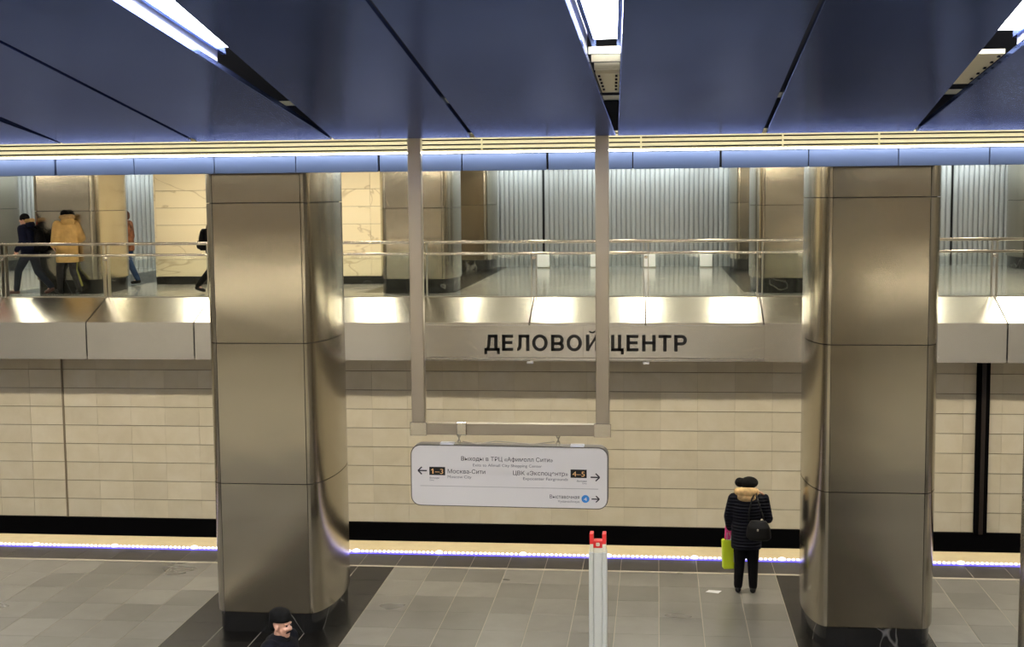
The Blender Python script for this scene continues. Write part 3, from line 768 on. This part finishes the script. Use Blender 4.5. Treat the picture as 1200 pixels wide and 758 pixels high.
# ------------------------------------------------------------------ people
def add_ball(bm, c, r, rot=None, seg=14):
    if not hasattr(r, '__len__'): r = (r,r,r)
    M = Matrix.Translation(c) @ (rot.to_4x4() if rot else Matrix.Identity(4)) @ Matrix.Diagonal((*r,1))
    bmesh.ops.create_uvsphere(bm, u_segments=seg, v_segments=max(6,seg*2//3), radius=1, matrix=M)
def add_limb(bm, pts):                     # [(pos, radius), ...] a tapering chain
    for (p, a), (q, b) in zip(pts, pts[1:]):
        tube(bm, p, q, a, b, n=14)
    for p, a in pts: add_ball(bm, p, a, seg=12)
def add_loft(bm, rings, n=22):             # [(centre, rx, ry)], horizontal rings bottom to top
    R_ = []
    for c, rx, ry in rings:
        R_.append([bm.verts.new((c[0]+rx*math.cos(2*PI*i/n), c[1]+ry*math.sin(2*PI*i/n), c[2])) for i in range(n)])
    for A, B in zip(R_, R_[1:]):
        for i in range(n): bm.faces.new((A[i],A[(i+1)%n],B[(i+1)%n],B[i]))
    bm.faces.new(R_[0][::-1]); bm.faces.new(R_[-1])
def melt(name, bm, mt, parent, voxel=.014, smooth=4, loc=(0,0,0), deform=None):
    bmesh.ops.recalc_face_normals(bm, faces=bm.faces)
    me = bpy.data.meshes.new(name); bm.to_mesh(me); bm.free()
    o = bpy.data.objects.new('tmp', me)
    md = o.modifiers.new('r', 'REMESH'); md.mode = 'VOXEL'; md.voxel_size = voxel
    if smooth:
        sm = o.modifiers.new('s', 'SMOOTH'); sm.factor = .5; sm.iterations = smooth
    dg = bench(o)
    m2 = bpy.data.meshes.new_from_object(o.evaluated_get(dg)); m2.name = name
    bpy.data.objects.remove(o); bpy.data.meshes.remove(me)
    if deform:
        for v in m2.vertices: v.co = deform(v.co)
    m2.materials.clear(); m2.materials.append(mt)
    for p in m2.polygons: p.use_smooth = True
    return obj(name, m2, None, parent, loc)
M_skin = mat('skin', (.62,.34,.24), .5)
def cloth(name, col, rough=.75, quilt=0.0, var=.2, sheen=0.0):
    mt = mat(name, col, rough, spec=.12)
    tc = N(mt, 'ShaderNodeTexCoord'); n = N(mt, 'ShaderNodeTexNoise', Scale=9.0, Detail=4.0); lk(mt, tc.outputs['Object'], n.inputs['Vector'])
    rp = ramp(mt, [(.3,tuple(c*(1-var) for c in col)),(.7,tuple(min(1,c*(1+var)) for c in col))]); lk(mt, n.outputs['Fac'], rp.inputs['Fac']); lk(mt, rp.outputs['Color'], bsdf(mt).inputs['Base Color'])
    bp = N(mt, 'ShaderNodeBump', Strength=.5, Distance=.02)
    if quilt:
        wv = N(mt, 'ShaderNodeTexWave', wave_type='BANDS', bands_direction='Z', wave_profile='SIN'); wv.inputs['Scale'].default_value = quilt; wv.inputs['Distortion'].default_value = .6
        lk(mt, tc.outputs['Object'], wv.inputs['Vector']); lk(mt, wv.outputs['Fac'], bp.inputs['Height'])
    else:
        n2 = N(mt, 'ShaderNodeTexNoise', Scale=14.0, Detail=3.0); lk(mt, tc.outputs['Object'], n2.inputs['Vector']); lk(mt, n2.outputs['Fac'], bp.inputs['Height'])
    lk(mt, bp.outputs['Normal'], bsdf(mt).inputs['Normal'])
    return mt
def fur(name, col):
    mt = cloth(name, col, .9, var=.35)
    return mt
def V(*a): return Vector(a)
def pose(h=1.72, **over):
    s = h/1.72
    J = dict(pelvis=V(0,0,.93), waist=V(0,0,1.10), chest=V(0,.0,1.30), neck=V(0,0,1.47), head=V(0,.02,1.605),
             shl=V(-.185,0,1.42), shr=V(.185,0,1.42), ell=V(-.24,-.03,1.14), elr=V(.24,-.03,1.14), wrl=V(-.25,.05,.90), wrr=V(.25,.05,.90),
             hipl=V(-.09,0,.92), hipr=V(.09,0,.92), knl=V(-.10,.03,.50), knr=V(.10,.03,.50), anl=V(-.10,-.02,.09), anr=V(.10,-.02,.09),
             tol=V(-.12,.14,.035), tor=V(.12,.14,.035), hdl=V(0,.2,-1), hdr=V(0,.2,-1), face=0.0)
    J.update(over)
    return {k: (v*s if isinstance(v, Vector) and k not in ('hdl','hdr') else v) for k, v in J.items()}, s
def add_hand(bm, wr, d, side, curl, s):
    d = d.normalized(); palmn = V(side,0,0)-d*d.x*side
    if palmn.length < .2: palmn = V(0,1,0)-d*d.y
    palmn.normalize(); across = d.cross(palmn).normalized()
    c = wr+d*.05*s
    rot = Matrix((across, palmn, d)).transposed()
    add_ball(bm, c, (.040*s,.018*s,.052*s), rot)
    for i, (off, ln) in enumerate(((-.028,.072),(-.009,.082),(.010,.077),(.028,.062))):
        p0 = wr+d*.088*s+across*off*s; bend = palmn*-side*0
        dirn = (d-palmn*curl).normalized(); p1 = p0+dirn*ln*.45*s
        dir2 = (d-palmn*(curl*2.6)).normalized(); p2 = p1+dir2*ln*.5*s
        add_limb(bm, [(p0,.0095*s),(p1,.0088*s),(p2,.0075*s)])
    p0 = wr+d*.03*s+across*-.035*s; p1 = p0+(d*.7-across*.8).normalized()*.038*s; p2 = p1+(d-across*.2-palmn*curl).normalized()*.03*s
    add_limb(bm, [(p0,.013*s),(p1,.011*s),(p2,.009*s)])
def add_head(bm, J, s):
    h = J['head']; R3 = Matrix.Rotation(J['face'], 3, 'Z'); q = lambda x,y,z: h+R3@(V(x,y,z)*s)
    add_ball(bm, q(0,-.012,.03), (.076*s,.093*s,.088*s), R3)
    add_ball(bm, q(0,.025,-.035), (.060*s,.066*s,.082*s), R3)
    add_ball(bm, q(0,.060,-.090), (.030*s,.026*s,.024*s), R3)      # chin
    add_limb(bm, [(q(0,.078,.018),.011*s),(q(0,.104,-.020),.015*s)])   # nose
    for a in (-1,1):
        add_ball(bm, q(a*.016,.092,-.024), .010*s)
        add_ball(bm, q(a*.078,-.008,-.01), (.010*s,.022*s,.034*s), R3)  # ears
        add_ball(bm, q(a*.035,.068,-.025), (.024*s,.020*s,.022*s), R3)  # cheeks
        add_ball(bm, q(a*.030,.075,.030), (.026*s,.014*s,.010*s), R3)   # brows
    add_ball(bm, q(0,.078,-.060), (.024*s,.013*s,.009*s), R3)       # lips
    return q
def build_body(J, s, t, gloves=None):
    bm = bmesh.new()
    q = add_head(bm, J, s)
    add_limb(bm, [(J['head']+V(0,-.02,-.05)*s,.055*s),(J['neck'],.060*s),(J['chest'],.075*s)])
    pl, ws, ch = J['pelvis'], J['waist'], J['chest']
    add_loft(bm, [(pl-V(0,0,.06)*s,.12*s,.09*s),(pl,.155*s,.11*s),(ws,.13*s,.095*s),(ch,.155*s,.11*s),(J['neck']-V(0,0,.05)*s,.13*s,.085*s),(J['neck'],.06*s,.06*s)])
    for e in 'lr':
        add_limb(bm, [(J['sh'+e],.058*s),(J['el'+e],.042*s),(J['wr'+e],.028*s)])
        add_hand(bm, J['wr'+e], J['hd'+e], -1 if e == 'l' else 1, J.get('curl',.25), s)
        add_limb(bm, [(J['hip'+e],.088*s),(J['kn'+e],.056*s),(J['an'+e],.036*s),(J['to'+e],.028*s)])
    body = melt('body', bm, M_skin, t, .0085, 2)
    eye = mat('eye_dark', (.02,.015,.012), .2)
    for a in (-1,1):
        bm = bmesh.new(); add_ball(bm, q(a*.031,.080,.012), .0095*s, seg=10); obj('eye', bm, eye, t, smooth=True)
    return q
def trousers(J, s, t, mt, fat=1.0, name='trousers'):
    bm = bmesh.new(); pl = J['pelvis']
    add_loft(bm, [(pl-V(0,0,.08)*s,.13*s,.105*s),(pl,.17*s,.125*s),(pl+V(0,0,.10)*s,.15*s,.11*s)])
    for e in 'lr':
        add_limb(bm, [(J['hip'+e],.105*s*fat),(J['kn'+e],.075*s*fat),(J['an'+e]+V(0,0,.02),.058*s*fat)])
    return melt(name, bm, mt, t, .014, 4)
def shoes(J, s, t, mt, high=0.0):
    for e in 'lr':
        a, b = J['an'+e], J['to'+e]; bm = bmesh.new()
        d = (b-a); d.z = 0; d.normalize()
        add_limb(bm, [(a-d*.03*s+V(0,0,-.035)*s,.046*s),(b+V(0,0,.012)*s,.040*s)])
        top = a+(J['kn'+e]-a)*high
        add_limb(bm, [(a,.050*s),(top,.060*s if high > .2 else .050*s)])
        zmin = min((a-d*.03*s).z-.081*s, b.z-.03*s)
        melt('boot' if high > .2 else 'shoe', bm, mt, t, .011, 2, deform=lambda c, zb=min(a.z-.085*s,b.z-.032*s): V(c.x,c.y,max(c.z,zb)))
def coat(J, s, t, mt, hem=.72, w=1.0, flare=1.0, sleeve=1.0, name='coat', collar=True):
    bm = bmesh.new(); ch, ws, pl, nk = J['chest'], J['waist'], J['pelvis'], J['neck']
    hm = V(pl.x, pl.y, hem*s)
    add_loft(bm, [(hm,.205*s*w*flare,.165*s*w*flare),(hm+V(0,0,.03)*s,.21*s*w*flare,.17*s*w*flare),(pl+V(0,0,.06)*s,.205*s*w,.165*s*w),(ws,.19*s*w,.15*s*w),(ch,.215*s*w,.16*s*w),
                  (V(ch.x,ch.y,J['shl'].z/2+J['shr'].z/2),.20*s*w,.125*s*w),(nk+V(0,-.005,.00)*s,.12*s,.10*s),(nk+V(0,0,.04)*s,.085*s,.085*s)])
    for e in 'lr':
        wv = J['el'+e]+(J['wr'+e]-J['el'+e])*.95
        add_limb(bm, [(J['sh'+e],.092*s*sleeve),(J['sh'+e].lerp(J['el'+e],.5),.085*s*sleeve),(J['el'+e],.075*s*sleeve),(wv,.055*s*sleeve)])
    c = melt(name, bm, mt, t, .014, 5)
    return c
def hood_down(J, s, t, mt, mfur, big=1.0):
    nk = J['neck']; R3 = Matrix.Rotation(J['face']*.5, 3, 'Z')
    bm = bmesh.new()
    add_ball(bm, nk+R3@V(0,-.095,.03)*s, (.135*s*big,.085*s*big,.085*s*big), R3)
    add_ball(bm, nk+R3@V(0,-.085,-.03)*s, (.11*s*big,.075*s*big,.08*s*big), R3)
    hd = melt('hood', bm, mt, t, .014, 3)
    bm = bmesh.new(); pts = []
    for i in range(17):
        a = -PI*.15-PI*.70*i/16-0*PI
        pts.append((nk+R3@V(math.cos(a)*.135*big, -.02+math.sin(a)*.115*big, .095+.025*math.sin(-a))*s, (.040+.006*random.uniform(-1,1))*s*big))
    add_limb(bm, pts)
    melt('fur_trim', bm, mfur, t, .012, 1)
def knit_hat(J, s, t, mt, kind='beanie', name='hat'):
    h = J['head']; R3 = Matrix.Rotation(J['face'], 3, 'Z'); bm = bmesh.new()
    q = lambda x,y,z: h+R3@(V(x,y,z)*s)
    if kind == 'beanie':
        add_ball(bm, q(0,-.012,.048), (.092*s,.108*s,.092*s), R3); add_ball(bm, q(0,-.01,.02), (.092*s,.110*s,.04*s), R3)
    elif kind == 'beret':
        add_ball(bm, q(.03,-.03,.085), (.135*s,.140*s,.088*s), R3); add_ball(bm, q(-.105,-.06,.080), (.078*s,.085*s,.072*s), R3); add_ball(bm, q(0,-.01,.035), (.094*s,.108*s,.045*s), R3)
    elif kind == 'fur':
        add_ball(bm, q(0,-.02,.105), (.098*s,.112*s,.072*s), R3); add_ball(bm, q(0,-.015,.070), (.102*s,.120*s,.045*s), R3)
        add_ball(bm, q(0,-.085,.01), (.085*s,.045*s,.085*s), R3)
    elif kind == 'hair':
        add_ball(bm, q(0,-.018,.045), (.088*s,.102*s,.088*s), R3); add_ball(bm, q(0,-.05,.0), (.085*s,.07*s,.09*s), R3)
    return melt(name, bm, mt, t, .011, 2)
def person(label, loc, rz, group=None):
    return tag(empty('person', loc, rz), label, 'person', group)

BLK = cloth('black_cloth', (.004,.004,.005), .8); NAVY = cloth('navy_quilt', (.0035,.004,.009), .65, quilt=7.0); BOOT = mat('black_leather', (.004,.004,.004), .45, spec=.25)
FURB = fur('beige_fur', (.60,.41,.20)); FURT = fur('tan_fur', (.50,.33,.15)); HAT = fur('black_fur', (.006,.006,.006))
TAN = cloth('tan_coat', (.60,.38,.14), .7, var=.12); NAVY2 = cloth('navy_parka', (.008,.010,.028), .7); JEAN = cloth('blue_jeans', (.020,.045,.11), .8); JEAN2 = cloth('dark_jeans', (.012,.017,.030), .8)
GRYT = cloth('grey_trousers', (.030,.028,.030), .8); BRN = cloth('brown_jacket', (.16,.065,.03), .7, var=.7); RED = cloth('red_jacket', (.45,.06,.05), .7)

# woman on the platform, back to the viewer, right hand raised to her face
J, s = pose(1.62, head=V(.02,.06,1.585), face=-.35, elr=V(.315,.04,1.13), wrr=V(.27,.02,1.47), hdr=V(-.75,.25,.55), elr_=0, shr=V(.19,.02,1.41),
            ell=V(-.26,.02,1.15), wrl=V(-.25,.16,.93), hdl=V(-.1,.35,-1), knl=V(-.095,.02,.49), knr=V(.10,.02,.49), anl=V(-.115,-.02,.09), anr=V(.105,-.02,.09), curl=.55)
W = person('woman in dark quilted coat and black hat standing with her back to us', (1.25,18.45,0), -.08)
build_body(J, s, W); coat(J, s, W, NAVY, hem=.68, w=1.08, flare=1.0, sleeve=1.02); trousers(J, s, W, BLK, 1.12); shoes(J, s, W, BOOT, .75)
bm = bmesh.new(); nk = J['neck']
pts = []
for i in range(19):
    a = PI*.08+PI*1.84*i/18-PI/2*1.0
    pts.append((nk+V(math.sin(a+PI/2)*.0,0,0)*s, .05))
pts = [(nk+V(math.cos(a)*.122, .01+math.sin(a)*.125, .060+.03*math.sin(-a))*s, .064*s) for a in [PI*1.0+PI*i/14*1.0 for i in range(15)]]
add_limb(bm, pts); add_ball(bm, nk+V(0,-.10,.0)*s, (.14*s,.06*s,.07*s)); melt('fur_hood', bm, FURB, W, .012, 1)
knit_hat(J, s, W, HAT, 'beret', 'fur_hat')
# shoulder bag on her right hip
sb = empty('shoulder_bag', (1.25+.15,18.45-.25,.82), -.25); tag(sb, 'black shoulder bag hanging at the back of the woman on the platform', 'bag')
bm = bmesh.new(); add_loft(bm, [((0,0,0),.13,.045),((0,0,.04),.175,.065),((0,0,.18),.165,.06),((0,0,.28),.11,.03)]); melt('pouch', bm, BOOT, sb, .012, 3)
bm = bmesh.new(); sweep(bm, [(-.13,0,.17),(-.14,.01,.35),(-.11,.06,.55),(-.08,.13,.63)], .012, 6); obj('strap', bm, BOOT, sb, smooth=True)
bm = bmesh.new(); sweep(bm, [(.11,0,.17),(.06,.01,.34),(-.02,.06,.54),(-.06,.13,.63)], .010, 6); obj('strap', bm, BOOT, sb, smooth=True)
obj('buckle', box(-.012,.012,-.075,-.055,.14,.17,.004), M_post, sb)
# yellow-green shopping bag
M_lime = mat('lime_bag', (.60,.74,.02), .5); bg = empty('shopping_bag', (1.03,18.62,.30), .15); tag(bg, 'yellow-green shopping bag carried by the woman on the platform', 'bag')
bm = bmesh.new(); quadbox(bm, [(-.10,-.055,0),(.14,-.055,0),(.14,.055,0),(-.10,.055,0),(-.11,-.06,.42),(.15,-.05,.40),(.15,.05,.40),(-.11,.06,.42)])
bmesh.ops.bevel(bm, geom=bm.edges[:], offset=.012, segments=2, affect='EDGES'); sh = obj('bag_body', bm, M_lime, bg)
obj('printed_panel', box(.045,.125,-.062,-.052,.10,.30,.003), mat('bag_print', (.62,.66,.55), .6), sh)
obj('printed_mark', box(.02,.10,-.062,-.052,.335,.352,.001), M_letter, sh)
for yy in (-.03,.03):
    bm = bmesh.new(); sweep(bm, [(-.05,yy,.38),(-.045,yy,.52),(-.02,0,.60),(.02,0,.60),(.05,yy,.52),(.055,yy,.38)], .007, 6); obj('handle', bm, M_white, bg, smooth=True)
wp = obj('white_wrapper', box(-.13,.0,-.04,.04,.36,.50,.03,2), M_white, bg); wp.rotation_euler = (0,.25,0)
tag(obj('pink_packet', box(-.045,.045,-.02,.02,0,.20,.008,2), mat('pink_card', (.80,.06,.26), .5), None, (1.0,18.60,.72), (0,.05,.1)), 'pink packet sticking out of the yellow-green shopping bag', 'packet')

# man at the bottom edge, profile to the right
J, s = pose(1.69, head=V(0,.03,1.595), face=-.12)
Mn = person('man in black fur hat and dark jacket below the left platform column', (-3.56,11.9,0), -PI/2-.25)
q = build_body(J, s, Mn); coat(J, s, Mn, cloth('black_navy_jacket', (.0035,.004,.0075), .75), hem=.74, w=1.12); trousers(J, s, Mn, BLK); shoes(J, s, Mn, BOOT, .1)
knit_hat(J, s, Mn, HAT, 'fur', 'fur_hat')
bm = bmesh.new(); R3 = Matrix.Rotation(J['face'],3,'Z')
for a in (-1,1): add_limb(bm, [(q(0,.096,-.047),.009*s),(q(a*.024,.086,-.052),.008*s),(q(a*.036,.074,-.060),.005*s)])
melt('moustache', bm, HAT, Mn, .005, 1)
bm = bmesh.new(); nk = J['neck']
add_limb(bm, [(nk+V(math.cos(a)*.095,math.sin(a)*.085-.01,-.025)*s,.042*s) for a in [2*PI*i/16 for i in range(17)]]); melt('collar', bm, BLK, Mn, .012, 2)

# navy parka walker on the gallery, striding to the left
J, s = pose(1.68, chest=V(0,.05,1.30), neck=V(0,.07,1.46), head=V(0,.11,1.585), shl=V(-.185,.06,1.40), shr=V(.185,.04,1.40), face=.1,
            hipl=V(-.09,0,.91), hipr=V(.09,0,.91), knl=V(-.09,.24,.52), anl=V(-.09,.30,.10), tol=V(-.10,.46,.05), knr=V(.10,-.10,.49), anr=V(.10,-.40,.16), tor=V(.11,-.27,.045),
            ell=V(-.26,.0,1.14), wrl=V(-.25,.16,.95), elr=V(.26,.10,1.14), wrr=V(.24,.26,.98), hdl=V(0,.4,-1), hdr=V(0,.5,-1))
P1 = person('walker in navy parka with black beanie striding left on the gallery', (-12.85,26.05,GZ), PI/2-.12, 'gallery walkers')
build_body(J, s, P1); coat(J, s, P1, NAVY2, hem=.74, w=1.06); trousers(J, s, P1, JEAN2, 1.1); shoes(J, s, P1, mat('brown_shoe', (.07,.022,.016), .5), .1)
hood_down(J, s, P1, NAVY2, FURT, 1.0); knit_hat(J, s, P1, BLK, 'beanie', 'beanie')
def backpack(label, loc, rz, mt, sc=1.0):
    b = empty('backpack', loc, rz); tag(b, label, 'backpack')
    bm = bmesh.new(); add_loft(bm, [((0,0,0),.13*sc,.08*sc),((0,-.01,.05*sc),.155*sc,.105*sc),((0,-.01,.25*sc),.15*sc,.10*sc),((0,0,.40*sc),.12*sc,.075*sc),((0,.01,.45*sc),.07*sc,.05*sc)]); melt('pack', bm, mt, b, .014, 3)
    bm = bmesh.new(); add_loft(bm, [((0,-.10*sc,.03*sc),.09*sc,.03),((0,-.115*sc,.08*sc),.11*sc,.045),((0,-.11*sc,.20*sc),.09*sc,.035)]); melt('front_pocket', bm, mt, b, .012, 2)
    for s_ in (-1,1):
        bm = bmesh.new(); sweep(bm, [(s_*.09*sc,.05*sc,.42*sc),(s_*.11*sc,.14*sc,.50*sc),(s_*.12*sc,.27*sc,.45*sc),(s_*.13*sc,.30*sc,.25*sc),(s_*.12*sc,.15*sc,.08*sc)], .014, 6); obj('strap', bm, mt, b, smooth=True)
    return b
backpack('black backpack worn by the navy parka walker', (-12.63,26.02,GZ+.90), PI/2-.12, BLK)

# tan coat walker
J, s = pose(1.74, face=.25, head=V(0,.07,1.60), neck=V(0,.03,1.47), knl=V(-.09,.20,.52), anl=V(-.09,.22,.10), tol=V(-.10,.38,.05), knr=V(.10,-.02,.49), anr=V(.10,-.30,.13), tor=V(.11,-.17,.045),
            ell=V(-.27,-.06,1.15), wrl=V(-.24,.12,1.0), elr=V(.27,-.10,1.15), wrr=V(.22,.10,1.03), hdl=V(.3,.6,-.6), hdr=V(-.3,.6,-.6))
P2 = person('walker in tan hooded coat and striped dark trousers on the gallery', (-12.10,26.15,GZ), PI/2-.75, 'gallery walkers')
build_body(J, s, P2); coat(J, s, P2, TAN, hem=.66, w=1.10, sleeve=1.05); trousers(J, s, P2, GRYT, 1.0); shoes(J, s, P2, BOOT, .1)
hood_down(J, s, P2, TAN, FURT, 1.12); knit_hat(J, s, P2, BLK, 'hair', 'dark_hair')
M_yel = mat('yellow_stripe', (.24,.22,.04), .7)
bm = bmesh.new()
sweep(bm, [J['hipr']+V(.09,-.045,-.25)*s, J['knr']+V(.055,-.050,.02)*s, J['anr']+V(.045,-.040,.06)*s], .022, 8); obj('side_stripe', bm, M_yel, P2, smooth=True)

# person half hidden behind the left gallery column
J, s = pose(1.68, knl=V(-.09,.14,.51), anl=V(-.09,.16,.10), tol=V(-.10,.32,.05), knr=V(.10,-.03,.49), anr=V(.10,-.20,.12), tor=V(.11,-.06,.045))
P3 = person('walker in brown jacket and jeans half hidden behind the gallery column', (-12.0,29.0,GZ), PI/2, 'gallery walkers')
build_body(J, s, P3); coat(J, s, P3, BRN, hem=.80, w=1.02); trousers(J, s, P3, JEAN, 1.05); shoes(J, s, P3, BOOT, .1); knit_hat(J, s, P3, cloth('brown_hair', (.10,.05,.03), .8), 'hair', 'brown_hair')
# person in black with a backpack just left of the platform column
J, s = pose(1.66, knl=V(-.09,.22,.52), anl=V(-.09,.26,.10), tol=V(-.10,.42,.05), knr=V(.10,-.06,.49), anr=V(.10,-.34,.15), tor=V(.11,-.21,.045), head=V(0,.06,1.59))
P4 = person('walker in black mostly hidden by the left platform column', (-9.13,26.6,GZ), -PI/2, 'gallery walkers')
build_body(J, s, P4); coat(J, s, P4, BLK, hem=.80, w=1.02); trousers(J, s, P4, BLK); shoes(J, s, P4, BOOT, .1); knit_hat(J, s, P4, BLK, 'beanie', 'beanie')
backpack('black backpack of the walker at the left platform column', (-9.33,26.6,GZ+.88), -PI/2, BLK)
# person cut off by the left picture edge, only the forward hand and cuff inside
J, s = pose(1.70, elr=V(.25,.14,1.14), wrr=V(.23,.40,1.03), hdr=V(-.1,1,-.15), ell=V(-.25,.02,1.13), wrl=V(-.24,.15,.92), curl=.5)
P6 = person('person in red jacket at the left picture edge reaching a hand over the rail', (-13.74,25.78,GZ), -PI/2, 'gallery walkers')
build_body(J, s, P6); coat(J, s, P6, RED, hem=.80, w=1.0); trousers(J, s, P6, BLK); shoes(J, s, P6, BOOT, .1); knit_hat(J, s, P6, MATS['brown_hair'], 'hair', 'brown_hair')
bpy.data.scenes.remove(BENCH)
